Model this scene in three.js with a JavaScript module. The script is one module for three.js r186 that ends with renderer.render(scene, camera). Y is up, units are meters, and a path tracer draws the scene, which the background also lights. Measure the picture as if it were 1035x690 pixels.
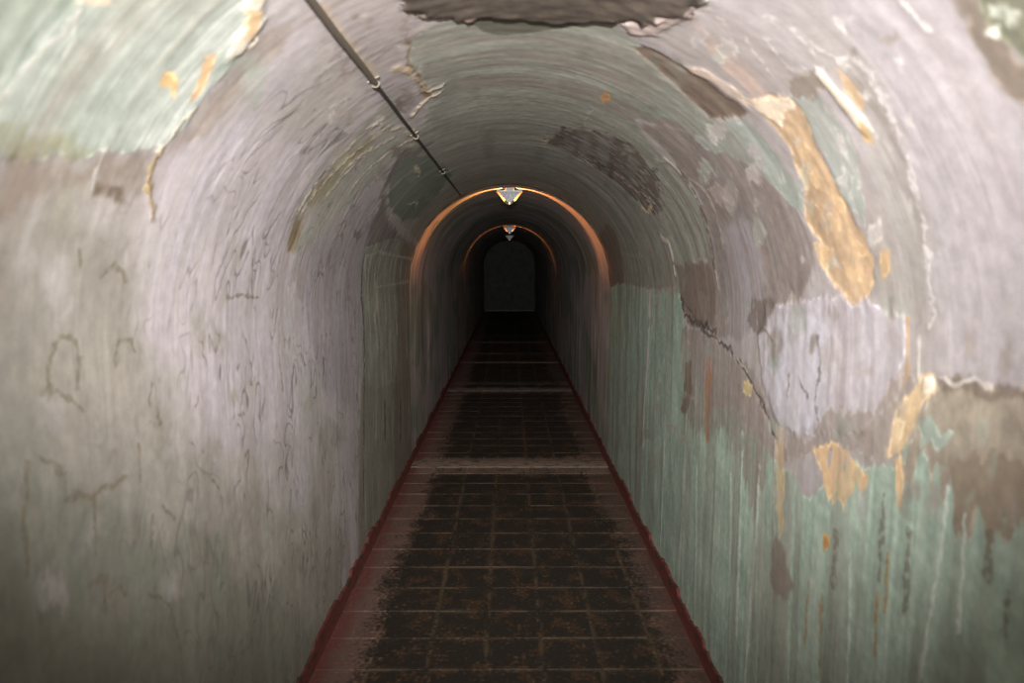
import * as THREE from 'three';
import { mergeGeometries } from 'three/addons/utils/BufferGeometryUtils.js';

// ------------------------------------------------------------------ camera, light, exposure
// The tunnel runs along -z; "d" below is the distance along it (d = -z). The eye stands in its middle, 1.6 m up.
const EYE = 1.6, FPX = 710, PITCH = Math.atan(83 / FPX), YAW = Math.atan(2.5 / FPX);
const scene = new THREE.Scene();
scene.background = new THREE.Color(0x000000);
const camera = new THREE.PerspectiveCamera(2 * Math.atan(345 / FPX) * 180 / Math.PI, 1035 / 690, 0.05, 60);
camera.position.set(0, EYE, 0);
camera.rotation.set(-PITCH, -YAW, 0, 'YXZ');
camera.focus = 4.6;
camera.userData.fStop = 2.6;
camera.updateMatrixWorld(true);

const renderer = new THREE.WebGLRenderer({ antialias: true });
renderer.toneMapping = THREE.LinearToneMapping;
renderer.toneMappingExposure = 1.0;
renderer.shadowMap.enabled = true;

const FLOOD = { at: [0.0, 1.72, 0.35], power: 58, rgb: [0.98, 0.965, 0.95], angle: 36, aim: -0.17 };       // added work light behind the viewpoint, standing in for the unseen main light

// ------------------------------------------------------------------ helpers
const R = 0.785, SPRING = 1.39, UMAX = R * Math.PI / 2 + SPRING;
const clamp = (v, a = 0, b = 1) => v < a ? a : v > b ? b : v;
const sstep = (a, b, v) => { const t = clamp((v - a) / (b - a)); return t * t * (3 - 2 * t); };
const lerp = (a, b, t) => a + (b - a) * t;
function rng(seed) { let a = seed >>> 0; return () => { a = (a + 0x6D2B79F5) >>> 0; let t = Math.imul(a ^ (a >>> 15), 1 | a); t = (t + Math.imul(t ^ (t >>> 7), 61 | t)) ^ t; return ((t ^ (t >>> 14)) >>> 0) / 4294967296; }; }
const PERM = new Uint8Array(1024), GX = new Float32Array(256), GY = new Float32Array(256);
{ const r = rng(7), p = [...Array(256).keys()]; for (let i = 255; i > 0; i--) { const j = Math.floor(r() * (i + 1)); [p[i], p[j]] = [p[j], p[i]]; } for (let i = 0; i < 1024; i++) PERM[i] = p[i & 255]; for (let i = 0; i < 256; i++) { GX[i] = Math.cos(i * 2.39996); GY[i] = Math.sin(i * 2.39996); } }
function noise(x, y) {           // gradient noise, about -1..1
  const fx = Math.floor(x), fy = Math.floor(y), X = fx & 255, Y = fy & 255; x -= fx; y -= fy;
  const u = x * x * x * (x * (x * 6 - 15) + 10), v = y * y * y * (y * (y * 6 - 15) + 10);
  const a = PERM[PERM[X] + Y], b = PERM[PERM[X + 1] + Y], c = PERM[PERM[X] + Y + 1], e = PERM[PERM[X + 1] + Y + 1];
  const n00 = GX[a] * x + GY[a] * y, n10 = GX[b] * (x - 1) + GY[b] * y, n01 = GX[c] * x + GY[c] * (y - 1), n11 = GX[e] * (x - 1) + GY[e] * (y - 1);
  return 1.5 * (n00 + u * (n10 - n00) + v * (n01 - n00 + u * (n00 - n10 - n01 + n11)));
}
const fbm = (x, y, o = 3) => { let s = 0, a = 0.5, n = 0; for (let i = 0; i < o; i++) { s += a * noise(x, y); n += a; x = x * 2.03 + 17.3; y = y * 2.03 + 5.1; a *= 0.5; } return s / n; };

// photo pixel -> place on the vault, as [u, d]: u is the way round the arch from the crown (left negative), d the distance along the tunnel
function onVault(px, py) {
  const v = new THREE.Vector3((px - 517.5) / FPX, -(py - 345) / FPX, -1).applyEuler(camera.rotation);
  const q = EYE - SPRING, A = v.x * v.x + v.y * v.y, B = q * v.y, C = q * q - R * R;
  let t = (-B + Math.sqrt(B * B - A * C)) / A, X = t * v.x, Y = EYE + t * v.y;
  if (Y >= SPRING) return [R * Math.atan2(X, Y - SPRING), -t * v.z];
  t = R / Math.abs(v.x); Y = EYE + t * v.y;
  return [Math.sign(v.x) * (R * Math.PI / 2 + SPRING - Y), -t * v.z];
}
function vaultPoint(u, d, lift = 0) {         // lift: metres inward from the surface
  const a = Math.abs(u), s = Math.sign(u) || 1, q = R * Math.PI / 2;
  if (a <= q) { const f = u / R; return [Math.sin(f) * (R - lift), SPRING + Math.cos(f) * (R - lift), -d]; }
  return [s * (R - lift), SPRING - (a - q), -d];
}
function shadowed(o) { o.castShadow = true; o.receiveShadow = true; return o; }
const taken = {};
function numbered(n) { const k = taken[n] = (taken[n] ?? -1) + 1; return k ? n + '_' + String(k).padStart(3, '0') : n; }
function mesh(name, geometry, material, parent) { const m = shadowed(new THREE.Mesh(geometry, material)); m.name = parent ? name : numbered(name); (parent || scene).add(m); return m; }
function tag(o, label, category, group, kind) { o.userData.label = label; if (category) o.userData.category = category; if (group) o.userData.group = group; if (kind) o.userData.kind = kind; return o; }
function texture(data, w, h, srgb) { const t = new THREE.DataTexture(data, w, h, THREE.RGBAFormat); t.magFilter = t.minFilter = THREE.LinearFilter; t.wrapS = t.wrapT = THREE.ClampToEdgeWrapping; if (srgb) t.colorSpace = THREE.SRGBColorSpace; t.needsUpdate = true; return t; }

// ------------------------------------------------------------------ the paint and plaster of the near tunnel (d 0.9 .. 5.5), unrolled
const DA = 0.7, DB = 5.5, TW = 2048, TH = 2048;
const col = new Float32Array(TW * TH * 3), hgt = new Float32Array(TW * TH), gloss = new Float32Array(TW * TH);
const dOf = i => DA + (i + 0.5) / TW * (DB - DA), uOf = j => -UMAX + (j + 0.5) / TH * 2 * UMAX;
const LILAC = [190, 180, 182], BEIGE = [170, 162, 152], GREEN = [136, 148, 134], PALE = [178, 184, 172], BROWN = [122, 109, 98], UMBER = [98, 86, 76], OCHRE = [210, 178, 142], CREAM = [226, 210, 186], LIME = [222, 216, 204], RUST = [150, 96, 66];
// ground coat: lilac-grey plaster with trowel marks
for (let j = 0; j < TH; j++) { const u = uOf(j); for (let i = 0; i < TW; i++) { const d = dOf(i), k = j * TW + i;
  const a = fbm(d * 1.7 + 3, u * 1.7, 3), b = fbm(d * 16, u * 2.2 + 9, 3), c = noise(d * 70, u * 9);
  const e = fbm(d * 6, u * 6 + 2, 4), t = clamp(0.38 + a * 0.75 + b * 0.12 + e * 0.25), g = 1 + b * 0.03 + c * 0.012 + e * 0.045;
  for (let q = 0; q < 3; q++) col[k * 3 + q] = lerp(LILAC[q], BEIGE[q], t) * g;
  hgt[k] = 0.0004 * b + 0.00015 * c + 0.0006 * e; gloss[k] = 0;
} }
function paintRange(pts, pad, fn) {
  let u0 = 9, u1 = -9, d0 = 99, d1 = -9; for (const [u, d] of pts) { u0 = Math.min(u0, u); u1 = Math.max(u1, u); d0 = Math.min(d0, d); d1 = Math.max(d1, d); }
  const j0 = Math.max(0, Math.floor((u0 - pad + UMAX) / (2 * UMAX) * TH)), j1 = Math.min(TH - 1, Math.ceil((u1 + pad + UMAX) / (2 * UMAX) * TH));
  const i0 = Math.max(0, Math.floor((d0 - pad - DA) / (DB - DA) * TW)), i1 = Math.min(TW - 1, Math.ceil((d1 + pad - DA) / (DB - DA) * TW));
  for (let j = j0; j <= j1; j++) for (let i = i0; i <= i1; i++) fn(uOf(j), dOf(i), j * TW + i);
}
let layer = 0;
// a coat of paint, plaster or stain with a ragged outline given in photo pixels; streak > 0 breaks it up round the arch
function patch(px, colour, { alpha = 1, ragged = 0.02, soft = 0.006, lift = 0, streak = 0, mottle = 0.06, shine = 0, freq = 14, drip = 0, holes = 0 } = {}) {
  const pts = px.map(p => onVault(p[0], p[1])), n = pts.length, o = ++layer * 31.7, low = Math.min(...pts.map(p => Math.abs(p[0]))), high = Math.max(...pts.map(p => Math.abs(p[0])));
  paintRange(pts, ragged * 2.2 + soft + drip, (u0, d0, k) => {
    const d = d0 + ragged * (noise(d0 * freq + o, u0 * freq * 0.8) + 0.5 * noise(d0 * freq * 3.1 + o, u0 * freq * 2));
    const u = u0 + ragged * (noise(d0 * freq + 40 + o, u0 * freq * 0.8) + 0.6 * noise(d0 * freq * 3.3, u0 * freq * 1.5 + o)) + (drip ? drip * noise(d0 * 38 + o, 3.3) * sstep(0.35, 0.9, (Math.abs(u0) - low) / (high - low)) : 0) + ragged * 0.3 * noise(d0 * freq * 9 + o, u0 * freq * 6);
    let inside = false, best = 1e9;
    for (let a = 0, b = n - 1; a < n; b = a++) {
      const [ua, da] = pts[a], [ub, db] = pts[b];
      if ((ua > u) !== (ub > u) && d < (db - da) * (u - ua) / (ub - ua) + da) inside = !inside;
      const eu = ub - ua, ed = db - da, t = clamp(((u - ua) * eu + (d - da) * ed) / (eu * eu + ed * ed + 1e-12)), x = u - ua - eu * t, y = d - da - ed * t; best = Math.min(best, x * x + y * y);
    }
    const dist = Math.sqrt(best) * (inside ? 1 : -1);
    let m = sstep(-soft, soft, dist) * alpha; if (m <= 0.002) return;
    const s = noise(d0 * 55 + o, u0 * 1.6) + 0.6 * noise(d0 * 120, u0 * 3 + o);
    if (streak) m *= clamp(1 - streak * 0.5 + streak * s);
    if (holes) m *= 1 - sstep(0.5 - holes, 0.62 - holes, Math.abs(fbm(d0 * 22 + o, u0 * 9, 3)));
    const rim = soft < 0.008 ? 0.22 * (1 - sstep(0.002, 0.007, Math.abs(dist - 0.002))) * sstep(-0.1, 0.25, noise(d0 * 33 + o, u0 * 33)) : 0, g = (1 + mottle * (1.4 * fbm(d0 * 9 + o, u0 * 6, 4) + 0.35 * s + 0.9 * fbm(d0 * 45, u0 * 38 + o, 2))) * (1 + rim);
    for (let q = 0; q < 3; q++) col[k * 3 + q] = lerp(col[k * 3 + q], colour[q] * g, m);
    hgt[k] += lift * sstep(-soft, soft, dist) * (1 + 0.25 * noise(d0 * 30, u0 * 20)); gloss[k] = lerp(gloss[k], shine, m);
  });
}
// a run of lime, a crack or a scrape along a line given in photo pixels (width in metres)
function stroke(px, colour, width, { alpha = 0.9, jag = 0.006, broken = 0.3, lift = 0.0012, freq = 26 } = {}) {
  const pts = px.map(p => onVault(p[0], p[1])), n = pts.length, o = ++layer * 17.9;
  paintRange(pts, width * 2 + jag * 2, (u0, d0, k) => {
    const d = d0 + jag * (noise(d0 * freq + o, u0 * freq) + 0.6 * noise(d0 * freq * 3, u0 * freq * 3 + o)), u = u0 + jag * noise(d0 * freq + 50 + o, u0 * freq);
    let best = 1e9, along = 0;
    for (let a = 1; a < n; a++) { const [ua, da] = pts[a - 1], [ub, db] = pts[a], eu = ub - ua, ed = db - da, t = clamp(((u - ua) * eu + (d - da) * ed) / (eu * eu + ed * ed + 1e-12)), x = u - ua - eu * t, y = d - da - ed * t, r = x * x + y * y; if (r < best) { best = r; along = a + t; } }
    const w = width * (0.65 + 0.5 * noise(along * 3 + o, 1.7)), m0 = 1 - sstep(w * 0.45, w, Math.sqrt(best)); if (m0 <= 0.01) return;
    const m = m0 * alpha * (1 - broken * sstep(-0.1, 0.35, noise(d0 * 60 + o, u0 * 60)));
    for (let q = 0; q < 3; q++) col[k * 3 + q] = lerp(col[k * 3 + q], colour[q], m);
    hgt[k] += lift * m;
  });
}
// many small flakes and stains scattered over a stretch given in photo pixels
function flakes(seed, [x0, y0, x1, y1], n, colours, size, opts = {}) {
  const r = rng(seed); for (let k = 0; k < n; k++) { const x = lerp(x0, x1, r()), y = lerp(y0, y1, r()), c = colours[Math.floor(r() * colours.length)], w = size * (0.4 + r()), h = w * (0.8 + 1.8 * r()), m = 5 + Math.floor(r() * 3), px = [];
    for (let a = 0; a < m; a++) { const f = a / m * 6.283, q = 0.55 + 0.6 * r(); px.push([x + Math.cos(f) * w * q, y + Math.sin(f) * h * q]); } patch(px, c, { ragged: 0.016, alpha: 0.45 + 0.4 * r(), streak: 0.6 * r(), freq: 22, ...opts }); }
}
// --- left lower wall: beige and olive coats
patch([[-90, 185], [110, 200], [150, 260], [140, 360], [170, 430], [270, 500], [350, 545], [330, 720], [-90, 760]], [158, 152, 141], { alpha: 0.85, ragged: 0.06, soft: 0.06, freq: 6 });
patch([[-90, 500], [40, 470], [180, 540], [290, 600], [330, 660], [330, 740], [-90, 760]], [128, 130, 116], { alpha: 0.75, ragged: 0.07, soft: 0.05, freq: 6 });
patch([[-90, 300], [30, 310], [60, 420], [40, 470], [-90, 500]], [146, 142, 131], { alpha: 0.6, ragged: 0.06, soft: 0.04, freq: 7 });
patch([[160, 160], [250, 120], [330, 150], [330, 330], [300, 440], [200, 430], [150, 330]], [206, 196, 202], { alpha: 0.75, ragged: 0.05, soft: 0.05, freq: 6, streak: 0.5 });
// --- upper left: pale green paint, brown damp edge below it
patch([[-120, -160], [272, -120], [268, 18], [245, 50], [225, 75], [205, 100], [190, 125], [165, 148], [120, 158], [60, 158], [-120, 165]], PALE, { lift: 0.002, shine: 0.3, ragged: 0.012 });
patch([[-120, -160], [60, -120], [66, 10], [30, 70], [-20, 110], [-120, 120]], [146, 156, 142], { alpha: 0.8, ragged: 0.03, soft: 0.02, shine: 0.3 });
patch([[135, 125], [185, 60], [235, 0], [268, -20], [264, 20], [228, 68], [195, 115], [165, 146], [130, 152]], [218, 220, 212], { alpha: 0.8, ragged: 0.02, soft: 0.015, streak: 0.9, shine: 0.2 });
patch([[-120, 160], [60, 160], [130, 160], [160, 152], [150, 190], [128, 206], [95, 186], [60, 205], [20, 216], [-120, 222]], [138, 124, 111], { alpha: 0.8, ragged: 0.035, soft: 0.03, streak: 0.2 });
patch([[228, 78], [262, 32], [300, 20], [290, 45], [262, 78], [235, 112], [205, 140], [172, 152], [192, 126]], [158, 143, 130], { alpha: 0.8, ragged: 0.025, soft: 0.015, streak: 0.4 });
patch([[96, 186], [124, 188], [130, 206], [96, 198]], [104, 90, 74], { alpha: 0.8, ragged: 0.01 });
patch([[-20, 128], [70, 135], [100, 150], [60, 162], [-20, 165]], [150, 146, 112], { alpha: 0.6, ragged: 0.02, soft: 0.01, streak: 0.4 });
stroke([[-10, 108], [30, 62], [60, 36], [78, 12]], LIME, 0.012, { alpha: 0.6 });
stroke([[80, 10], [74, 40], [62, 66]], LIME, 0.009, { alpha: 0.5 });
patch([[240, -10], [262, -10], [268, 18], [258, 42], [240, 56], [226, 62], [238, 40], [246, 20]], [232, 216, 196], { lift: 0.003, ragged: 0.014, holes: 0.12 });
patch([[246, 10], [264, 14], [256, 36], [244, 40]], [216, 176, 130], { alpha: 0.8, ragged: 0.012, holes: 0.1 });
patch([[207, 58], [217, 56], [212, 75], [202, 92], [192, 103], [194, 92], [202, 76]], [220, 178, 132], { ragged: 0.008 });
patch([[166, 74], [177, 72], [180, 82], [176, 98], [170, 86], [160, 88]], [214, 180, 128], { ragged: 0.006 });
patch([[74, -12], [118, -12], [112, 6], [84, 4]], [236, 208, 184], { ragged: 0.012 });
stroke([[198, 108], [182, 124], [170, 142], [158, 154]], CREAM, 0.011, { lift: 0.003 });
stroke([[166, 152], [154, 164], [150, 190], [154, 220]], [178, 156, 112], 0.016, { lift: 0.003, jag: 0.01 });
stroke([[160, 158], [152, 180], [155, 222]], [128, 100, 66], 0.008, { jag: 0.01 });
stroke([[258, 38], [246, 52], [238, 58]], [84, 74, 66], 0.007, { lift: -0.002 });
stroke([[108, 150], [100, 172], [94, 192]], LIME, 0.008, { alpha: 0.6 });
// --- crown: green coat and its ragged brown rim
patch([[300, 0], [420, -20], [430, 20], [418, 40], [412, 64], [426, 82], [436, 96], [424, 128], [400, 120], [380, 100], [345, 60]], [164, 151, 148], { alpha: 0.8, ragged: 0.03, soft: 0.02, streak: 0.5 });
patch([[411, 34], [419, 40], [416, 58], [428, 78], [438, 96], [432, 104], [424, 92], [410, 66]], [124, 104, 86], { ragged: 0.008 });
patch([[417, 38], [440, 26], [470, 20], [515, 16], [610, 20], [640, 38], [668, 68], [700, 98], [724, 124], [712, 140], [690, 132], [664, 126], [640, 122], [655, 145], [680, 170], [706, 205], [718, 240], [720, 264], [700, 264], [688, 290], [640, 470], [612, 450], [600, 300], [585, 240], [550, 206], [515, 196], [480, 206], [455, 232], [430, 255], [408, 228], [396, 206], [394, 175], [412, 150], [428, 128], [436, 96], [424, 76], [412, 60]], [156, 155, 143], { ragged: 0.012, lift: -0.001, shine: 0.35, mottle: 0.09 });
patch([[665, 70], [700, 98], [724, 124], [712, 140], [680, 130], [655, 100]], [150, 164, 150], { alpha: 0.7, ragged: 0.03, soft: 0.02, streak: 0.4, shine: 0.35 });
patch([[440, 10], [460, 21], [482, 27], [492, 34], [512, 36], [536, 33], [575, 28], [602, 21], [630, 12]], [104, 103, 88], { ragged: 0.006, soft: 0.004, shine: 0.2, mottle: 0.04 });  // darker olive area with a sharp wavy edge, next to the hanging plaster
// hanging dark plaster above the frame edge
patch([[392, -60], [730, -60], [716, 2], [694, 14], [650, 18], [600, 19], [560, 20], [500, 14], [470, 17], [432, 14], [408, 8]], [84, 73, 63], { ragged: 0.016, lift: 0.014, freq: 18, mottle: 0.2 });
patch([[405, 12], [450, 14], [505, 14], [470, 19], [430, 18]], [190, 165, 150], { ragged: 0.01, alpha: 0.8, holes: 0.1 });
patch([[628, 22], [672, 12], [705, 8], [690, 22], [660, 34], [640, 36]], [196, 176, 168], { ragged: 0.012, lift: 0.006, holes: 0.12 });
patch([[692, 8], [712, 0], [718, -14], [700, -10]], [62, 54, 46], { ragged: 0.006, lift: -0.006 });
stroke([[432, 92], [445, 88], [449, 85]], [206, 188, 158], 0.012, { lift: 0.008, broken: 0.1 });
stroke([[416, 118], [424, 108], [432, 100], [444, 94]], [206, 190, 156], 0.011, { lift: 0.008, broken: 0.15 });
stroke([[395, 68], [410, 70], [424, 82], [432, 92]], [194, 168, 134], 0.016, { jag: 0.016, lift: 0.003 });
stroke([[370, 130], [384, 124], [395, 132], [410, 128], [420, 138]], [196, 172, 130], 0.02, { jag: 0.02, lift: 0.004 });
for (const [x, y] of [[345, 60], [360, 40], [330, 110], [310, 90], [372, 96], [405, 40], [380, 52]]) stroke([[x - 26, y + 20], [x - 8, y + 5], [x + 22, y - 10]], [150, 138, 136], 0.016, { alpha: 0.6, broken: 0.6 });
stroke([[322, 4], [352, 42], [382, 80]], [182, 164, 140], 0.02, { alpha: 0.75, broken: 0.3, jag: 0.004 });
// --- left haunch: lime-crusted green stripe, umber damp
patch([[398, 92], [420, 132], [410, 150], [380, 180], [345, 215], [318, 245], [300, 262], [292, 240], [302, 205], [335, 165], [365, 130]], [150, 152, 134], { alpha: 0.75, ragged: 0.025, streak: 0.7, shine: 0.2 });
patch([[390, 130], [356, 152], [318, 190], [296, 226], [290, 252], [300, 262], [306, 232], [330, 196], [368, 158]], [146, 124, 82], { alpha: 0.7, ragged: 0.014, streak: 0.7 });
patch([[296, 216], [304, 208], [306, 226], [300, 242], [292, 252], [294, 232]], [112, 90, 56], { alpha: 0.75, ragged: 0.03, holes: 0.2, streak: 0.7, soft: 0.012 });
patch([[410, 150], [436, 146], [412, 170], [392, 188], [390, 218], [404, 240], [430, 256], [418, 300], [372, 300], [368, 262], [372, 236], [384, 210], [390, 180]], [108, 98, 92], { alpha: 0.9, ragged: 0.03, soft: 0.02, streak: 0.35 });
patch([[408, 160], [440, 158], [458, 176], [440, 200], [424, 220], [404, 224], [392, 206], [396, 180]], [116, 126, 112], { ragged: 0.02, shine: 0.35 });
patch([[300, 262], [345, 215], [384, 200], [374, 240], [366, 300], [362, 420], [330, 400], [310, 330]], [158, 148, 152], { alpha: 0.7, ragged: 0.04, soft: 0.03, streak: 0.6 });
for (const [a, b, c, w] of [[[388, 120], [352, 150], [300, 216], 0.012], [[400, 138], [366, 160], [330, 200], 0.009], [[378, 140], [340, 172], [306, 214], 0.008], [[418, 140], [372, 172], [352, 196], 0.008], [[376, 150], [356, 166], [346, 176], 0.014], [[440, 178], [452, 174], [456, 172], 0.011], [[412, 206], [422, 204], [420, 210], 0.012], [[420, 168], [424, 176], [424, 178], 0.014]]) stroke([a, b, c], [214, 202, 170], w * 1.5, { jag: 0.016, broken: 0.5, lift: 0.003 });
// --- left wall beyond: green with drips, dark bare runs
patch([[368, 250], [400, 240], [430, 256], [470, 300], [475, 350], [415, 490], [362, 600], [364, 420], [366, 300]], [150, 152, 138], { ragged: 0.012, shine: 0.3, streak: 0.25, mottle: 0.14 });
patch([[366, 380], [380, 392], [420, 380], [450, 390], [412, 490], [362, 600], [362, 440]], [132, 122, 108], { alpha: 0.7, ragged: 0.02, drip: 0.05, streak: 0.6 });
patch([[408, 240], [430, 256], [470, 300], [475, 350], [415, 490], [398, 500], [402, 300]], [122, 106, 94], { alpha: 0.75, ragged: 0.05, streak: 0.7, soft: 0.03 });
stroke([[369, 258], [368, 330], [368, 420], [367, 520]], [86, 80, 70], 0.03, { broken: 0.6, lift: 0, jag: 0.012 });
for (let k = 0; k < 12; k++) { const x = 370 + k * 5.2, y = 256 + (k * 37 % 11); stroke([[x, y], [x, y + 30 + (k * 53 % 90)]], [196, 190, 172], 0.03, { alpha: 0.75, jag: 0.01 }); }
for (let k = 0; k < 7; k++) { const x = 381 + k * 8; stroke([[x, 380 + (k * 29 % 30)], [x, 440 + (k * 41 % 40)]], k % 2 ? [78, 66, 56] : [178, 170, 154], 0.05, { alpha: 0.8, jag: 0.01 }); }
stroke([[372, 258], [384, 254], [398, 258], [420, 262]], [196, 188, 172], 0.016, { jag: 0.016, broken: 0.5 });
stroke([[380, 290], [398, 287], [420, 283], [436, 280]], [190, 180, 164], 0.014, { jag: 0.02, broken: 0.3 });
stroke([[380, 286], [382, 306], [379, 320], [382, 350]], [196, 186, 170], 0.04, { jag: 0.014 });
// --- right haunch
patch([[668, 118], [690, 130], [724, 142], [760, 160], [800, 200], [826, 262], [800, 330], [770, 330], [735, 345], [700, 330], [688, 300], [700, 266], [720, 262], [716, 230], [704, 196], [684, 166], [650, 132]], [144, 131, 124], { ragged: 0.02, soft: 0.012, streak: 0.3, mottle: 0.1 });
patch([[730, 230], [755, 220], [775, 290], [770, 340], [745, 350], [732, 310]], [178, 170, 176], { alpha: 0.8, ragged: 0.03, soft: 0.03, streak: 0.6 });
patch([[694, 102], [720, 118], [756, 122], [782, 150], [806, 186], [814, 216], [800, 205], [775, 180], [745, 160], [715, 150], [700, 140], [720, 136]], [168, 178, 168], { alpha: 0.9, ragged: 0.014, shine: 0.3, streak: 0.35 });
patch([[792, 96], [822, 92], [846, 122], [866, 160], [876, 205], [874, 230], [856, 206], [838, 172], [816, 128]], [180, 188, 180], { alpha: 0.95, ragged: 0.014, shine: 0.3, streak: 0.35 });
patch([[792, 82], [824, 70], [836, 90], [830, 102], [800, 100]], [150, 138, 126], { alpha: 0.9, ragged: 0.016 });
patch([[640, 48], [664, 54], [690, 66], [712, 82], [736, 100], [756, 114], [736, 121], [716, 120], [694, 98], [666, 72]], [126, 108, 94], { ragged: 0.012, lift: -0.003 });
stroke([[648, 46], [664, 54], [684, 65], [694, 72]], [72, 62, 54], 0.006, { lift: -0.003 });
patch([[690, 66], [712, 70], [748, 92], [758, 112], [740, 100], [716, 82], [700, 76]], [212, 190, 172], { ragged: 0.01, lift: 0.002, streak: 0.4 });
patch([[700, 20], [716, 34], [748, 66], [775, 92], [790, 100], [760, 100], [736, 74], [712, 46]], [206, 176, 158], { alpha: 0.75, ragged: 0.02, soft: 0.012, streak: 0.6 });
// umber field with lime veins
patch([[553, 137], [583, 131], [612, 134], [636, 147], [652, 162], [665, 185], [668, 214], [656, 216], [647, 205], [627, 188], [607, 173], [586, 162], [572, 152], [553, 148]], [106, 92, 84], { ragged: 0.04, lift: -0.001, mottle: 0.25, holes: 0.22, alpha: 0.9 });
for (let k = 0; k < 12; k++) { const x = 566 + k * 8, y = 138 + k * 5.2 + (k * 31 % 9); stroke([[x, y], [x + 9, y + 5], [x + 16, y + 12]], k % 3 ? [176, 164, 150] : [150, 134, 122], 0.012, { jag: 0.016, broken: 0.5, lift: 0.002 }); }
stroke([[549, 146], [556, 138], [566, 138], [572, 132], [588, 128]], [190, 176, 152], 0.018, { jag: 0.02 });
stroke([[590, 128], [592, 118], [600, 108]], [186, 180, 166], 0.010, { jag: 0.012 });
patch([[604, 96], [614, 92], [617, 98], [608, 104]], [206, 148, 90], { ragged: 0.012 });
stroke([[648, 210], [654, 214], [658, 210]], [214, 190, 150], 0.03, { jag: 0.02, lift: 0.004 });
stroke([[661, 164], [674, 162], [690, 178], [706, 206], [720, 262], [726, 290]], [186, 172, 158], 0.018, { jag: 0.008, broken: 0.45, lift: 0.003 });
stroke([[684, 168], [704, 198], [716, 232], [722, 270]], [100, 88, 78], 0.02, { jag: 0.008 });
stroke([[696, 180], [708, 190], [718, 202], [726, 226], [731, 250]], [200, 188, 174], 0.018, { jag: 0.012, broken: 0.4 });
patch([[714, 190], [736, 188], [740, 200], [724, 206]], [186, 172, 162], { alpha: 0.8, ragged: 0.018, holes: 0.1 });
stroke([[668, 240], [676, 246], [680, 262], [682, 276]], [210, 200, 186], 0.03, { lift: 0.004 });
stroke([[628, 256], [640, 258], [648, 256]], [176, 172, 158], 0.018, { jag: 0.02, broken: 0.5 });
patch([[682, 268], [716, 264], [724, 300], [722, 330], [700, 330], [688, 310]], [120, 102, 88], { alpha: 0.75, ragged: 0.02, streak: 0.4 });
stroke([[688, 296], [692, 316], [702, 326], [716, 330], [724, 336]], [74, 64, 58], 0.02, { jag: 0.02, broken: 0.5 });
patch([[612, 225], [622, 235], [628, 262], [628, 330], [622, 440], [606, 450], [604, 300], [600, 250]], [116, 92, 80], { alpha: 0.85, ragged: 0.03, streak: 0.5, soft: 0.02 });
patch([[604, 250], [612, 262], [613, 330], [608, 440], [590, 440], [592, 280]], [150, 134, 126], { alpha: 0.8, ragged: 0.04, streak: 0.6, soft: 0.03 });
// ochre scar with cream flakes
patch([[748, 97], [770, 100], [796, 96], [812, 118], [830, 158], [848, 196], [870, 232], [886, 262], [882, 284], [872, 310], [858, 306], [846, 290], [830, 268], [830, 244], [814, 222], [812, 190], [800, 152], [784, 130], [768, 114]], OCHRE, { ragged: 0.012, lift: -0.002, mottle: 0.12 });
patch([[748, 97], [770, 100], [796, 97], [804, 108], [792, 112], [790, 132], [776, 122], [764, 112]], [240, 220, 194], { ragged: 0.012, lift: 0.002 });
for (const [x, y, r] of [[818, 180, 12], [838, 222, 14], [832, 252, 10], [862, 276, 10], [846, 200, 8], [866, 250, 9], [812, 150, 8]]) patch([[x - r, y - r], [x + r * 0.6, y - r * 0.5], [x + r, y + r], [x - r * 0.3, y + r * 1.2]], [232, 196, 150], { alpha: 0.8, ragged: 0.02, holes: 0.12 });
patch([[824, 68], [834, 74], [850, 92], [868, 112], [882, 132], [878, 142], [862, 122], [842, 98], [828, 80]], [238, 222, 200], { ragged: 0.008, lift: 0.003 });
patch([[846, 74], [862, 84], [872, 104], [866, 108], [854, 92]], [220, 178, 132], { ragged: 0.01, alpha: 0.8 });
patch([[868, 120], [880, 128], [882, 146], [872, 142]], [222, 184, 134], { ragged: 0.008 });
patch([[842, 62], [872, 74], [900, 118], [918, 170], [936, 240], [938, 330], [926, 340], [912, 250], [896, 180], [880, 128], [860, 84]], [152, 142, 132], { alpha: 0.75, ragged: 0.03, soft: 0.014, streak: 0.8, holes: 0.04 });
patch([[880, 130], [910, 170], [925, 230], [928, 300], [905, 320], [885, 280], [880, 220], [874, 160]], [186, 180, 172], { alpha: 0.75, ragged: 0.03, soft: 0.02, streak: 0.9 });
patch([[888, 258], [900, 256], [902, 280], [892, 288]], [222, 184, 132], { ragged: 0.012, alpha: 0.85 });
for (const L of [[[824, 48], [846, 60], [870, 64], [888, 90], [906, 122]], [[800, 30], [820, 50], [824, 58]], [[772, 40], [786, 56], [798, 72]], [[752, 40], [768, 62], [780, 78]], [[716, 10], [728, 22], [736, 30]], [[874, 66], [896, 108], [914, 150], [926, 200]], [[918, 160], [932, 230], [940, 300]]]) stroke(L, [226, 220, 216], 0.013, { jag: 0.012, broken: 0.75, lift: 0.001, alpha: 0.75 });
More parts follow.
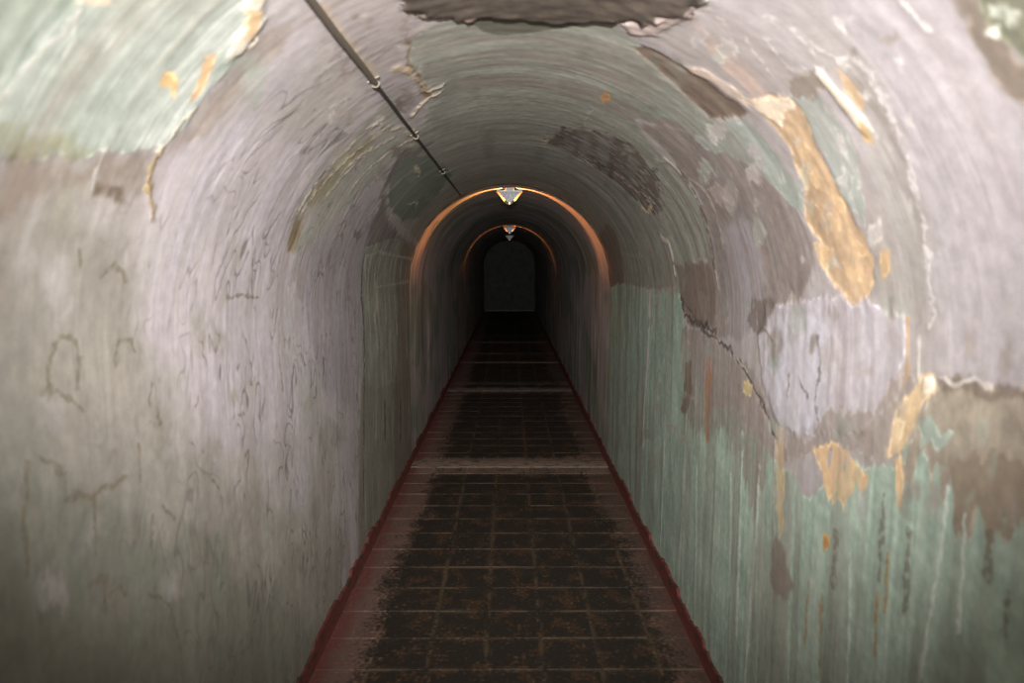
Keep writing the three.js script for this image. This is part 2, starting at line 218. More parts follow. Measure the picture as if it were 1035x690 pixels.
// right far edge: lilac coat, brown band and green corner
patch([[850, -60], [965, -60], [1000, 60], [1100, 170], [1100, 400], [1010, 395], [950, 378], [944, 320], [938, 220], [915, 140], [880, 60], [840, 20]], [190, 181, 183], { alpha: 0.85, ragged: 0.03, soft: 0.02 });
patch([[955, -20], [985, -10], [1010, 30], [1060, 90], [1060, 130], [1020, 90], [985, 50]], [140, 126, 112], { alpha: 0.9, ragged: 0.016 });
patch([[985, -40], [1140, -60], [1140, 110], [1060, 96], [1022, 46], [998, 10]], [138, 136, 116], { ragged: 0.016, shine: 0.3, mottle: 0.12 });
for (const [x, y] of [[1008, 8], [1002, 30], [1024, 20]]) patch([[x - 6, y - 6], [x + 6, y - 5], [x + 5, y + 6], [x - 5, y + 5]], [222, 224, 206], { ragged: 0.012 });
stroke([[914, 0], [925, 14], [940, 30]], [238, 232, 230], 0.012, {});
// --- right wall: green below, pale lilac scab, brown plaster
patch([[612, 470], [600, 300], [625, 286], [660, 294], [688, 296], [692, 330], [702, 372], [716, 410], [742, 412], [764, 440], [790, 470], [820, 500], [850, 470], [900, 470], [925, 440], [950, 470], [1000, 500], [1100, 500], [1100, 800], [720, 800], [690, 640]], [172, 190, 173], { ragged: 0.02, drip: 0.06, shine: 0.35, mottle: 0.1 });
patch([[690, 330], [715, 335], [760, 372], [790, 440], [776, 470], [762, 520], [750, 470], [730, 430], [712, 445], [690, 420]], [150, 136, 126], { alpha: 0.8, ragged: 0.02, drip: 0.07, streak: 0.45 });
patch([[775, 310], [800, 306], [830, 300], [880, 306], [915, 318], [918, 360], [905, 400], [880, 430], [850, 440], [826, 436], [800, 436], [782, 420], [770, 380], [768, 340]], [200, 192, 198], { ragged: 0.016, lift: 0.003, streak: 0.35 });
patch([[790, 320], [830, 318], [842, 350], [832, 390], [824, 432], [800, 434], [784, 410], [776, 350]], [210, 206, 214], { alpha: 0.85, ragged: 0.02, soft: 0.01, streak: 0.3 });
patch([[835, 420], [880, 415], [918, 370], [930, 380], [905, 440], [892, 470], [850, 455], [826, 460], [790, 460], [784, 440], [820, 440]], [164, 151, 143], { alpha: 0.85, ragged: 0.02, drip: 0.02 });
patch([[940, 385], [1000, 392], [1100, 398], [1100, 520], [1040, 530], [1000, 515], [975, 540], [955, 500], [930, 470], [912, 500], [905, 470], [925, 430]], [172, 160, 143], { ragged: 0.02, drip: 0.09, mottle: 0.1 });
patch([[960, 470], [990, 460], [1100, 470], [1100, 525], [1030, 535], [1005, 520], [980, 545], [968, 520]], [148, 133, 115], { alpha: 0.8, ragged: 0.03, drip: 0.05 });
patch([[925, 425], [942, 415], [950, 432], [965, 436], [960, 445], [930, 448]], [172, 184, 170], { ragged: 0.018, shine: 0.3 });
patch([[945, 384], [1010, 388], [1100, 396], [1100, 404], [1010, 402], [960, 398]], [120, 106, 94], { alpha: 0.8, ragged: 0.014, streak: 0.3 });
stroke([[948, 382], [962, 388], [980, 384], [1000, 390]], [222, 214, 208], 0.009, { jag: 0.01 });
for (const L of [[[688, 300], [712, 336], [736, 352], [752, 372], [764, 396], [776, 420], [784, 446]]]) stroke(L, [92, 82, 76], 0.012, { jag: 0.014, broken: 0.35, lift: -0.003 });
stroke([[742, 358], [748, 366], [756, 374]], [226, 220, 210], 0.010, { jag: 0.01 });
patch([[752, 384], [762, 388], [760, 400], [752, 396]], [206, 186, 140], { ragged: 0.014 });
for (const L of [[[828, 340], [832, 370], [826, 400], [828, 425]], [[800, 380], [798, 400]], [[810, 382], [818, 402]], [[772, 330], [786, 346], [784, 360]]]) stroke(L, [140, 130, 130], 0.010, { jag: 0.012, broken: 0.3 });
patch([[760, 300], [786, 304], [778, 330], [766, 340], [756, 325]], [118, 106, 98], { alpha: 0.75, ragged: 0.02, holes: 0.1 });
// ochre flakes low on the right wall
patch([[933, 378], [945, 380], [946, 396], [932, 406], [926, 424], [918, 446], [908, 458], [894, 460], [900, 436], [904, 416], [920, 396]], [224, 196, 156], { ragged: 0.01, lift: -0.001 });
patch([[932, 380], [944, 382], [944, 398], [930, 398]], [238, 222, 200], { ragged: 0.008, lift: 0.003 });
patch([[905, 420], [914, 424], [910, 446], [902, 450]], [236, 210, 172], { ragged: 0.01, alpha: 0.8 });
patch([[822, 458], [830, 452], [840, 447], [852, 452], [866, 466], [876, 480], [876, 496], [868, 498], [864, 486], [854, 500], [852, 516], [844, 504], [838, 506], [834, 484]], [228, 192, 148], { ragged: 0.016, drip: 0.03, holes: 0.1, streak: 0.3 });
patch([[904, 462], [912, 462], [914, 500], [908, 512], [903, 490]], [226, 190, 146], { ragged: 0.014, drip: 0.03, streak: 0.4, holes: 0.08 });
patch([[785, 430], [793, 432], [793, 500], [791, 540], [787, 546], [784, 490]], [218, 186, 142], { ragged: 0.014, streak: 0.4, holes: 0.08 });
stroke([[784, 440], [782, 500], [783, 560]], [222, 212, 192], 0.007, {});
patch([[784, 540], [790, 546], [796, 570], [804, 596], [796, 606], [784, 600], [778, 580]], [144, 130, 118], { ragged: 0.012, soft: 0.01, alpha: 0.85 });
patch([[832, 540], [838, 542], [838, 556], [833, 558]], [206, 152, 92], { ragged: 0.01 });
patch([[714, 362], [718, 362], [718, 410], [716, 446], [713, 446], [712, 400]], [178, 122, 88], { ragged: 0.02, alpha: 0.85, streak: 0.5, holes: 0.1 });
patch([[694, 366], [700, 366], [698, 400], [692, 420], [688, 418]], [120, 92, 78], { ragged: 0.03, alpha: 0.8, streak: 0.4 });
stroke([[917, 320], [917, 380], [914, 388]], [206, 160, 110], 0.012, { jag: 0.006, broken: 0.5 });
stroke([[928, 342], [928, 380]], [234, 226, 214], 0.010, {});
stroke([[936, 250], [938, 300], [944, 316], [938, 330]], [224, 218, 214], 0.013, { jag: 0.012, broken: 0.6, alpha: 0.8 });
stroke([[657, 295], [656, 330], [654, 370], [651, 410], [650, 450]], [226, 210, 200], 0.05, { broken: 0.1, jag: 0.004 });
stroke([[638, 293], [652, 294], [664, 294], [684, 292]], [198, 184, 170], 0.02, { jag: 0.024, broken: 0.4 });
for (const [a, b] of [[[957, 495], [930, 690]], [[974, 520], [968, 640]], [[768, 470], [752, 690]], [[738, 480], [738, 600]], [[704, 470], [702, 640]], [[860, 560], [858, 690]], [[750, 440], [744, 640]], [[672, 420], [664, 600]], [[690, 470], [684, 620]]]) stroke([a, [(a[0] + b[0]) / 2 + 1, (a[1] + b[1]) / 2], b], [222, 226, 216], a[0] > 800 ? 0.011 : a[0] > 700 ? 0.02 : 0.03, { alpha: 0.75, broken: 0.35, jag: 0.006 });
for (const [x, y, h] of [[818, 590, 60], [832, 600, 80], [888, 600, 60], [898, 560, 60], [827, 690, 40]]) stroke([[x, y], [x - 3, y + h]], [176, 130, 74], 0.012, { alpha: 0.7, broken: 0.6 });
for (const [x, y, h] of [[892, 500, 90], [1000, 540, 40], [1018, 600, 40], [918, 540, 80], [846, 540, 50]]) stroke([[x, y], [x - 3, y + h]], [112, 104, 90], 0.02, { alpha: 0.6, broken: 0.7 });
flakes(11, [690, 20, 930, 320], 46, [[214, 206, 198], [196, 186, 184], [150, 138, 128], [186, 190, 180], [206, 196, 192]], 8);
flakes(12, [300, 100, 440, 250], 34, [[190, 182, 160], [150, 146, 130], [170, 160, 156], [118, 108, 98]], 5);
flakes(13, [330, 0, 430, 130], 20, [[178, 166, 160], [140, 128, 122], [196, 186, 178]], 6);
flakes(14, [560, 134, 664, 212], 26, [[150, 140, 132], [120, 110, 104], [80, 72, 66], [132, 134, 122]], 4);
flakes(15, [780, 300, 1030, 520], 36, [[168, 156, 146], [186, 178, 176], [140, 128, 114], [172, 182, 168]], 8, { soft: 0.012 });
flakes(16, [640, 300, 790, 480], 34, [[150, 138, 126], [150, 158, 144], [176, 168, 158]], 5, { drip: 0.04 });
flakes(17, [0, 160, 340, 640], 60, [[150, 142, 130], [188, 180, 178], [164, 158, 142]], 13, { soft: 0.03, ragged: 0.03 });
flakes(18, [0, 0, 260, 150], 30, [[196, 200, 188], [164, 172, 158], [206, 206, 198]], 10, { soft: 0.02, streak: 0.7 });
flakes(19, [440, 40, 700, 180], 30, [[150, 150, 140], [128, 128, 118], [160, 156, 146]], 10, { soft: 0.02 });
// --- stains drawn on the left wall
for (const L of [[[50, 400], [52, 360], [62, 340], [78, 345], [82, 365], [80, 390]], [[42, 400], [50, 385]], [[60, 395], [72, 405], [86, 415]], [[122, 342], [134, 344], [138, 356]], [[120, 345], [118, 370]], [[153, 388], [152, 410]], [[160, 415], [163, 430]], [[82, 255], [84, 268]], [[26, 470], [25, 520], [28, 580]], [[40, 462], [66, 480], [66, 500]], [[142, 450], [142, 485]], [[97, 500], [97, 560]], [[92, 590], [108, 585], [108, 620]], [[108, 605], [122, 590], [128, 600]], [[155, 520], [153, 560]], [[165, 512], [176, 524]], [[150, 600], [172, 610], [182, 650], [184, 690]], [[215, 485], [222, 495]], [[225, 560], [222, 600]], [[65, 505], [96, 500], [130, 482]], [[104, 280], [118, 268], [128, 282]], [[200, 400], [198, 410]], [[240, 420], [247, 418]], [[232, 300], [240, 298], [262, 300]], [[256, 256], [256, 300]], [[282, 360], [286, 395]]]) stroke(L, [118, 108, 88], 0.011, { alpha: 0.6, jag: 0.008, broken: 0.5, lift: -0.0012 });
// --- passes over the whole surface: runs down the wall, crazing, lime dust
for (let j = 0; j < TH; j++) { const u = uOf(j); for (let i = 0; i < TW; i++) { const d = dOf(i), k = j * TW + i, g = gloss[k];
  const brk = clamp(0.55 + 1.5 * fbm(d * 2.6 + 8, u * 2.4, 3), 0.1, 1.3), s1 = brk * noise(d * 52 + 0.35 * noise(d * 9, u * 3), u * 0.9 + 3), s2 = brk * noise(d * 130, u * 1.8), s3 = noise(d * 26 + 7, u * 0.7);
  const vault = 0.022 * (1 - sstep(1.0, 1.5, Math.abs(u))); const s4 = noise(d * 15 + 0.4 * noise(d * 6, u * 2) + 31, u * 0.7), s5 = noise(d * 6.5 + 77, u * 0.6 + 4), wet = 0.6 + 0.5 * fbm(d * 1.1 + 70, u * 1.4, 2), gg = Math.max(g, 0.18);
  let m = 1 + (0.012 + vault + 0.13 * g) * s1 + (0.012 + vault * 0.6 + 0.07 * g) * s2 + 0.05 * g * s3 + 0.075 * fbm(d * 4.3 + 60, u * 4.3, 4) + 0.07 * fbm(d * 34, u * 30, 3) + 0.03 * noise(d * 170, u * 150);
  // runs of lime and of brown damp
  const lime = sstep(0.52, 0.8, s1 + 0.35 * noise(d * 7, u * 2.5)) * (0.10 + 0.75 * g), damp = sstep(0.5, 0.85, -s3 - 0.4 * s2 + 0.3 * noise(d * 5 + 3, u * 2)) * (0.12 + 0.8 * g);
  // crazing on the bare plaster of the left wall
  let craze = 0;
  if (u < -0.55 && g < 0.1) { const w1 = noise(d * 12, u * 6), c = 1 - Math.abs(noise(d * 17 + w1 * 1.1, u * 8 + w1)) * (7 + 0.8 * d); if (c > 0) craze = c * sstep(-0.1, 0.25, noise(d * 5.5 + 20, u * 4.5) + 0.5 * noise(d * 22, u * 11)) * sstep(1.0, 2.2, d + 0.4 * noise(d * 3, u * 3)); }
  for (let q = 0; q < 3; q++) { let c = col[k * 3 + q] * m; c = lerp(c, [206, 204, 190][q], lime * 0.45); c = lerp(c, [112, 100, 86][q], damp * 0.5); c = lerp(c, [196, 190, 178][q], sstep(0.28, 0.62, s4 + 0.25 * s1) * wet * gg * 1.1); c = lerp(c, [126, 106, 96][q], sstep(0.12, 0.5, -s4 + 0.2 * s2) * wet * gg * 1.3); c = lerp(c, [150, 132, 124][q], sstep(0.05, 0.45, s5 + 0.15 * s1) * wet * gg * 1.5); c = lerp(c, [104, 96, 94][q], craze * 0.7); col[k * 3 + q] = c; }
  hgt[k] += (0.00015 + vault * 0.012 + 0.0006 * g) * s1 + (0.0001 + vault * 0.006 + 0.0003 * g) * s2 + 0.0003 * noise(d * 20, u * 8) - 0.0016 * craze + 0.0006 * fbm(d * 34, u * 30, 3) + 0.0003 * noise(d * 11 + 4, u * 17);
} }
const colA = new Uint8Array(TW * TH * 4), bumpA = new Uint8Array(TW * TH * 4), BUMP = 0.012;
for (let k = 0; k < TW * TH; k++) {
  for (let q = 0; q < 3; q++) colA[k * 4 + q] = clamp(col[k * 3 + q], 0, 255); colA[k * 4 + 3] = 255;
  const b = clamp((hgt[k] % 1) / BUMP * 255 + 110, 0, 255); bumpA[k * 4] = bumpA[k * 4 + 1] = bumpA[k * 4 + 2] = b; bumpA[k * 4 + 3] = 255;
}
const plasterNear = new THREE.MeshStandardMaterial({ map: texture(colA, TW, TH, true), bumpMap: texture(bumpA, TW, TH), bumpScale: BUMP * 0.4, roughness: 0.82 });

// ------------------------------------------------------------------ the far tunnel (d 5.5 .. 22.1)
const DC = 22.1, FW = 2048, FH = 1024, colB = new Uint8Array(FW * FH * 4), bumpB = new Uint8Array(FW * FH * 4);
for (let j = 0; j < FH; j++) { const u = -UMAX + (j + 0.5) / FH * 2 * UMAX; for (let i = 0; i < FW; i++) { const d = DB + (i + 0.5) / FW * (DC - DB), k = (j * FW + i) * 4;
  const a = fbm(d * 0.9 + 5, u * 1.6 + 3, 4), s1 = noise(d * 7 + 0.5 * noise(d * 3, u * 2), u * 0.8), s2 = noise(d * 17, u * 1.4), s3 = noise(d * 2.6 + 9, u * 0.6), p = sstep(0.0, 0.1, a + 0.15 * s1), damp = sstep(0.3, 0.6, -s3 - 0.4 * s2 + 0.3 * a);
  const lime = sstep(0.2, 0.55, s1 + 0.3 * s2 + 0.2 * noise(d * 4, u * 2)), m = 1 + 0.12 * s1 + 0.12 * s2;
  for (let q = 0; q < 3; q++) { let c = lerp(lerp(LILAC[q], BEIGE[q], clamp(0.38 + a * 0.75)), [156, 160, 147][q], p); c = lerp(c, [112, 100, 86][q], damp * 0.5); c = lerp(c, LIME[q], lime * 0.35); colB[k + q] = clamp(c * m, 0, 255); }
  colB[k + 3] = 255; bumpB[k] = bumpB[k + 1] = bumpB[k + 2] = clamp(120 + 40 * s1 + 30 * a + 30 * s2, 0, 255); bumpB[k + 3] = 255;
} }
// the same coats as the near stretch, without its scars
const plasterFar = new THREE.MeshStandardMaterial({ map: texture(colB, FW, FH, true), bumpMap: texture(bumpB, FW, FH), bumpScale: 0.006, roughness: 0.85 });

// relief of the vault: hand-floated unevenness plus the thickness of the coats
function relief(u, d) {
  let h = 0.006 * fbm(d * 1.3 + 11, u * 1.3, 2) + 0.0008 * noise(d * 5, u * 3.1);
  const dm = d < DA ? 2 * DA - d : d;
  if (dm < DB) { const i = Math.min(TW - 1, Math.floor((dm - DA) / (DB - DA) * TW)), j = clamp(Math.floor((u + UMAX) / (2 * UMAX) * TH), 0, TH - 1); h += hgt[j * TW + i] * (1 - sstep(5.2, 5.5, dm)); }
  return h;
}
const THICK = 0.22;
function shellPiece(u0, u1, nu, d0, d1, nd, uv) {           // a solid slice of the vault: relief inside, plain outside
  const P = [], T = [], I = [], id = (a, b) => a * (nd + 1) + b, at = (a, b) => [lerp(u0, u1, a / nu), lerp(d0, d1, b / nd)];
  for (let a = 0; a <= nu; a++) for (let b = 0; b <= nd; b++) { const [u, d] = at(a, b); P.push(...vaultPoint(u, d, relief(u, d))); T.push(...uv(u, d)); }
  for (let a = 0; a < nu; a++) for (let b = 0; b < nd; b++) { const p = id(a, b), q = id(a + 1, b), r = id(a + 1, b + 1), s = id(a, b + 1); I.push(p, s, q, q, s, r); }
  const g = new THREE.BufferGeometry(); g.setAttribute('position', new THREE.Float32BufferAttribute(P, 3)); g.setAttribute('uv', new THREE.Float32BufferAttribute(T, 2)); g.setIndex(I); g.computeVertexNormals();
  const P2 = [], T2 = [], I2 = [], mu = 16, add = (u, d, l) => { P2.push(...vaultPoint(u, d, l)); T2.push(...uv(u, d)); return P2.length / 3 - 1; };
  for (let a = 0; a < mu; a++) { const ua = lerp(u0, u1, a / mu), ub = lerp(u0, u1, (a + 1) / mu); const q = [add(ua, d0, -THICK), add(ub, d0, -THICK), add(ub, d1, -THICK), add(ua, d1, -THICK)]; I2.push(q[0], q[1], q[2], q[0], q[2], q[3]); }
  for (const d of [d0, d1]) for (let a = 0; a < mu; a++) { const ua = lerp(u0, u1, a / mu), ub = lerp(u0, u1, (a + 1) / mu), q = [add(ua, d, relief(ua, d)), add(ub, d, relief(ub, d)), add(ub, d, -THICK), add(ua, d, -THICK)]; I2.push(q[0], q[1], q[2], q[0], q[2], q[3]); }
  for (const u of [u0, u1]) for (let b = 0; b < nd; b++) { const a = lerp(d0, d1, b / nd), c = lerp(d0, d1, (b + 1) / nd), q = [add(u, a, relief(u, a)), add(u, c, relief(u, c)), add(u, c, -THICK), add(u, a, -THICK)]; I2.push(q[0], q[1], q[2], q[0], q[2], q[3]); }
  const g2 = new THREE.BufferGeometry(); g2.setAttribute('position', new THREE.Float32BufferAttribute(P2, 3)); g2.setAttribute('uv', new THREE.Float32BufferAttribute(T2, 2)); g2.setIndex(I2); g2.computeVertexNormals();
  return mergeGeometries([g, g2]);
}
const uvNear = (u, d) => [((d < DA ? 2 * DA - d : d) - DA) / (DB - DA), (u + UMAX) / (2 * UMAX)], uvFar = (u, d) => [(d - DB) / (DC - DB), (u + UMAX) / (2 * UMAX)];
const DBACK = -2.9, Q = R * Math.PI / 2;
for (const [name, u0, u1, n, words] of [['wall_left', -UMAX, -Q, 110, 'left tunnel wall'], ['ceiling', -Q, Q, 196, 'arched tunnel ceiling'], ['wall_right', Q, UMAX, 110, 'right tunnel wall']]) {
  const first = words.startsWith('arched') ? 'of peeling grey-green paint and lilac plaster' : words.startsWith('left') ? 'of stained lilac-grey plaster with hairline crazing' : 'of streaked green paint with ochre and lilac scars';
  tag(mesh(name, shellPiece(u0, u1, n, DA, DB, 360, uvNear), plasterNear), words + ' ' + first, 'wall', null, 'structure').userData.category = name === 'ceiling' ? 'ceiling' : 'wall';
  tag(mesh(name, shellPiece(u0, u1, n, DBACK, DA, 90, uvNear), plasterNear), words + ' where it runs on behind the viewpoint', 'wall', null, 'structure').userData.category = name === 'ceiling' ? 'ceiling' : 'wall';
  tag(mesh(name, shellPiece(u0, u1, n >> 1, DB, DC, 300, uvFar), plasterFar), words + ' of dark streaked plaster beyond the first ring of lamplight', 'wall', null, 'structure').userData.category = name === 'ceiling' ? 'ceiling' : 'wall';
}

// ------------------------------------------------------------------ floor: mortar bed, clay tiles, concrete thresholds
const FX = 512, FD = 2048, FD0 = 0.6, FD1 = 8.7, colF = new Uint8Array(FX * FD * 4), bumpF = new Uint8Array(FX * FD * 4);
const TILE = 0.2312, COLS = [-0.783, -0.56, -0.3295, -0.099, 0.1315, 0.362, 0.592, 0.783];
const SILLS = [[5.29, 5.47], [8.47, 8.66], [10.82, 10.98], [13.5, 13.68]];
const ROWS = []; { let d = 4.9 - TILE * 33; for (; d < 5.25; d += TILE) ROWS.push([d, Math.min(d + TILE, 5.29)]); for (let k = 0; k < SILLS.length; k++) { let a = SILLS[k][1], e = k + 1 < SILLS.length ? SILLS[k + 1][0] : 21.9; while (a < e - 0.05) { ROWS.push([a, Math.min(a + TILE, e)]); a += TILE; } } }
const nearest = (v, list) => { let b = 9; for (const x of list) b = Math.min(b, Math.abs(v - x)); return b; };
const rowEdges = ROWS.flatMap(r => r);
for (let j = 0; j < FD; j++) { const d = FD0 + (j + 0.5) / FD * (FD1 - FD0); for (let i = 0; i < FX; i++) { const x = -0.8 + (i + 0.5) / FX * 1.6, k = (j * FX + i) * 4;
  const f = fbm(x * 9 + 3, d * 9, 4), g = noise(x * 60, d * 60), h = noise(x * 150, d * 90), e = 0.785 - Math.abs(x), jx = nearest(x + 0.006 * f + 0.003 * g, COLS), jd = nearest(d + 0.006 * noise(x * 7, d * 7 + 5) + 0.003 * g, rowEdges);
  const brown = sstep(0.0, 0.35, f + 0.25 * g), wide = (x < 0 ? 0.185 : 0.15) + 0.05 * noise(d * 0.9 + (x < 0 ? 3 : 40), 2) + (d > 4.2 && d < 8.4 ? 0.05 : 0);
  // trodden dust lies in the margins along the walls, in the joints and by the threshold
  const dustEdge = sstep(-0.06, 0.06, wide - e + 0.10 * f + 0.045 * g + 0.02 * h), joint = sstep(0.016, 0.003, Math.min(jx, jd) + 0.006 * g + 0.006 * f) * sstep(-0.35, 0.35, fbm(x * 5 + 30, d * 5, 2) + 0.35 * g);
  const bySill = sstep(-0.05, 0.05, 0.06 - nearest(d, [5.26, 5.18, 5.5, 8.4, 8.7]) + 0.06 * g + 0.07 * f), red = sstep(-0.03, 0.03, (x < 0 ? 0.075 : 0.02) - e + 0.05 * f + 0.025 * g);
  const fleck = sstep(0.62, 0.85, g + 0.5 * h + 0.3 * f) * 0.35;
  for (let q = 0; q < 3; q++) { let c = lerp([40, 33, 25][q], [66, 47, 31][q], brown) * (1 + 0.16 * g + 0.1 * h); c = lerp(c, [108, 88, 66][q], joint * 0.62); c = lerp(c, [92, 74, 54][q], sstep(0.035, 0.008, Math.min(jx, jd) + 0.018 * g + 0.03 * f) * sstep(-0.1, 0.4, fbm(x * 6 + 12, d * 6 + 7, 3) + 0.4 * g) * 0.5); c = lerp(c, [134, 104, 95][q] * (1 + 0.1 * g), dustEdge * (x < 0 ? 0.74 : 0.55)); c = lerp(c, [150, 132, 118][q], bySill * 0.7); c = lerp(c, [112, 62, 54][q] * (1 + 0.12 * g), red * 0.8); c = lerp(c, [150, 134, 114][q], fleck); colF[k + q] = clamp(c, 0, 255); }
  colF[k + 3] = 255; bumpF[k] = bumpF[k + 1] = bumpF[k + 2] = clamp(120 + 40 * f + 26 * g + 14 * h + 30 * dustEdge, 0, 255); bumpF[k + 3] = 255;
} }
const clay = new THREE.MeshStandardMaterial({ map: texture(colF, FX, FD, true), bumpMap: texture(bumpF, FX, FD), bumpScale: 0.005, roughness: 0.72 });
const floorUv = (x, d) => { let t = d; if (t < FD0) t = 2 * FD0 - t; while (t > FD1) t = t - 2.9 > FD1 ? t - 2.9 : 2 * FD1 - t; return [(x + 0.8) / 1.6, (t - FD0) / (FD1 - FD0)]; };
function tileGeo(x0, x1, d0, d1, top, r) {                 // chamfered slab, 18 triangles
  const c = 0.003, y0 = -0.03, ring = (i, y, dy) => [[x0 + i, y + dy[0], -(d0 + i)], [x1 - i, y + dy[1], -(d0 + i)], [x1 - i, y + dy[2], -(d1 - i)], [x0 + i, y + dy[3], -(d1 - i)]], tilt = [r(), r(), r(), r()].map(v => (v - 0.5) * 0.0024);
  const A = ring(0, y0, [0, 0, 0, 0]), B = ring(0, top - c, tilt), C = ring(c, top, tilt), P = [], T = [];
  const quad = (a, b, e, f) => { for (const v of [a, b, e, a, e, f]) { P.push(...v); T.push(...floorUv(v[0], -v[2])); } };
  for (let k = 0; k < 4; k++) { const n = (k + 1) % 4; quad(A[k], A[n], B[n], B[k]); quad(B[k], B[n], C[n], C[k]); } quad(C[0], C[1], C[2], C[3]);
  const g = new THREE.BufferGeometry(); g.setAttribute('position', new THREE.Float32BufferAttribute(P, 3)); g.setAttribute('uv', new THREE.Float32BufferAttribute(T, 2)); g.computeVertexNormals(); return g;
}
const floor = new THREE.Group(); floor.name = 'floor'; scene.add(floor); tag(floor, 'tunnel floor of dark worn clay tiles with pale dusty joints', 'floor', null, 'structure');
const mortar = new THREE.MeshStandardMaterial({ color: 0x5e5040, roughness: 0.95 });
for (const [a, b, m] of [[DBACK, FD0, mortar], [FD0, FD1, clay], [FD1, DC, mortar]]) { const g = new THREE.BoxGeometry(2 * R + 2 * THICK, 0.2, b - a); g.translate(0, -0.1022, -(a + b) / 2); const p = g.attributes.position, t = g.attributes.uv; for (let k = 0; k < p.count; k++) t.setXY(k, (p.getX(k) + 0.8) / 1.6, (-p.getZ(k) - FD0) / (FD1 - FD0)); mesh('mortar_bed', g, m, floor); }
{ const r = rng(21), far = []; for (const [d0, d1] of ROWS) for (let c = 0; c < 7; c++) { const gap = 0.0035 + 0.0015 * r(), g = tileGeo(COLS[c] + gap, COLS[c + 1] - gap, d0 + gap, d1 - gap, 0.0 + (r() - 0.5) * 0.003, r); if (d0 > 1.2 && d0 < 8.4) mesh('tile', g, clay, floor); else far.push(g); }
  mesh('tile_field', mergeGeometries(far), clay, floor).userData.kind = 'stuff'; }
// thresholds: rough cast concrete bars across the floor
const colS = new Uint8Array(512 * 128 * 4); for (let j = 0; j < 128; j++) for (let i = 0; i < 512; i++) { const k = (j * 512 + i) * 4, f = fbm(i / 26, j / 14, 4), g = noise(i / 5, j / 5), dark = sstep(0.1, 0.3, f + 0.2 * g) * 0.8; for (let q = 0; q < 3; q++) colS[k + q] = clamp(lerp([150, 130, 116][q], [66, 54, 45][q], dark) * (1 + 0.1 * g), 0, 255); colS[k + 3] = 255; }
const concrete = new THREE.MeshStandardMaterial({ map: texture(colS, 512, 128, true), roughness: 0.9 });
SILLS.forEach(([a, b], n) => { const P = [], T = [], I = [], nx = 60, prof = [[0, -0.02], [0.0, -0.001], [0.12, 0.002], [0.5, 0.0035], [0.88, 0.002], [1, 0.0], [1, -0.02]];
  for (let i = 0; i <= nx; i++) for (const [t, y] of prof) { const x = -0.785 + 1.57 * i / nx, w = 0.014 * noise(x * 14 + n * 9, t < 0.5 ? 1 : 5) + 0.008 * noise(x * 50, t < 0.5 ? 3 : 8); P.push(x, y + (y > 0.001 ? 0.002 * noise(x * 22, t * 9 + n) : 0), -(lerp(a, b, t) + w)); T.push(i / nx, t); }
  for (let i = 0; i < nx; i++) for (let k = 0; k < prof.length - 1; k++) { const p = i * prof.length + k; I.push(p, p + prof.length, p + 1, p + 1, p + prof.length, p + prof.length + 1); }
  const g = new THREE.BufferGeometry(); g.setAttribute('position', new THREE.Float32BufferAttribute(P, 3)); g.setAttribute('uv', new THREE.Float32BufferAttribute(T, 2)); g.setIndex(I); g.computeVertexNormals(); mesh('threshold', g, concrete, floor).userData.label = 'pale concrete bar across the floor'; });

// ------------------------------------------------------------------ red skirting with a chipped upper edge
const colR = new Uint8Array(256 * 64 * 4); for (let j = 0; j < 64; j++) for (let i = 0; i < 256; i++) { const k = (j * 256 + i) * 4, f = fbm(i / 20, j / 12, 3), g = noise(i / 4, j / 4), chip = sstep(0.16, 0.3, f + 0.25 * g); for (let q = 0; q < 3; q++) colR[k + q] = clamp(lerp([110, 54, 47][q], [76, 55, 47][q], chip) * (1 + 0.15 * g), 0, 255); colR[k + 3] = 255; }
const tR = texture(colR, 256, 64, true); tR.wrapS = THREE.RepeatWrapping;
const redPaint = new THREE.MeshStandardMaterial({ map: tR, roughness: 0.7 });
for (const s of [-1, 1]) { const P = [], T = [], I = [], d0 = DBACK + 0.02, d1 = 21.85, n = 1500;
  for (let i = 0; i <= n; i++) { const d = lerp(d0, d1, i / n), step = noise(d * 2.3 + s * 7, 4), h = clamp(0.060 + 0.022 * (step > 0.1 ? 1 : 0) + 0.014 * noise(d * 7 + s * 3, 1) + 0.009 * noise(d * 31, s * 5) + 0.006 * noise(d * 90, 3 + s), 0.03, 0.15), th = 0.013 + 0.002 * noise(d * 9, 8);
    for (const [x, y] of [[0.02, -0.015], [th + 0.01, -0.015], [th + 0.004, 0.012], [th, 0.03], [th, h - 0.002], [th - 0.002, h], [-0.01, h]]) { P.push(s * (R - x), y, -d); T.push(d / 0.8, y / 0.15 + 0.1); } }
  for (let i = 0; i < n; i++) for (let k = 1; k < 6; k++) { const p = i * 7 + k; I.push(p, p + 7, p + 1, p + 1, p + 7, p + 8); }
  const g = new THREE.BufferGeometry(); g.setAttribute('position', new THREE.Float32BufferAttribute(P, 3)); g.setAttribute('uv', new THREE.Float32BufferAttribute(T, 2)); g.setIndex(I); g.computeVertexNormals();
  tag(mesh(s < 0 ? 'baseboard_left' : 'baseboard_right', g, redPaint), 'chipped red painted skirting along the ' + (s < 0 ? 'lilac-grey left wall' : 'green right wall'), 'skirting', null, 'structure'); }

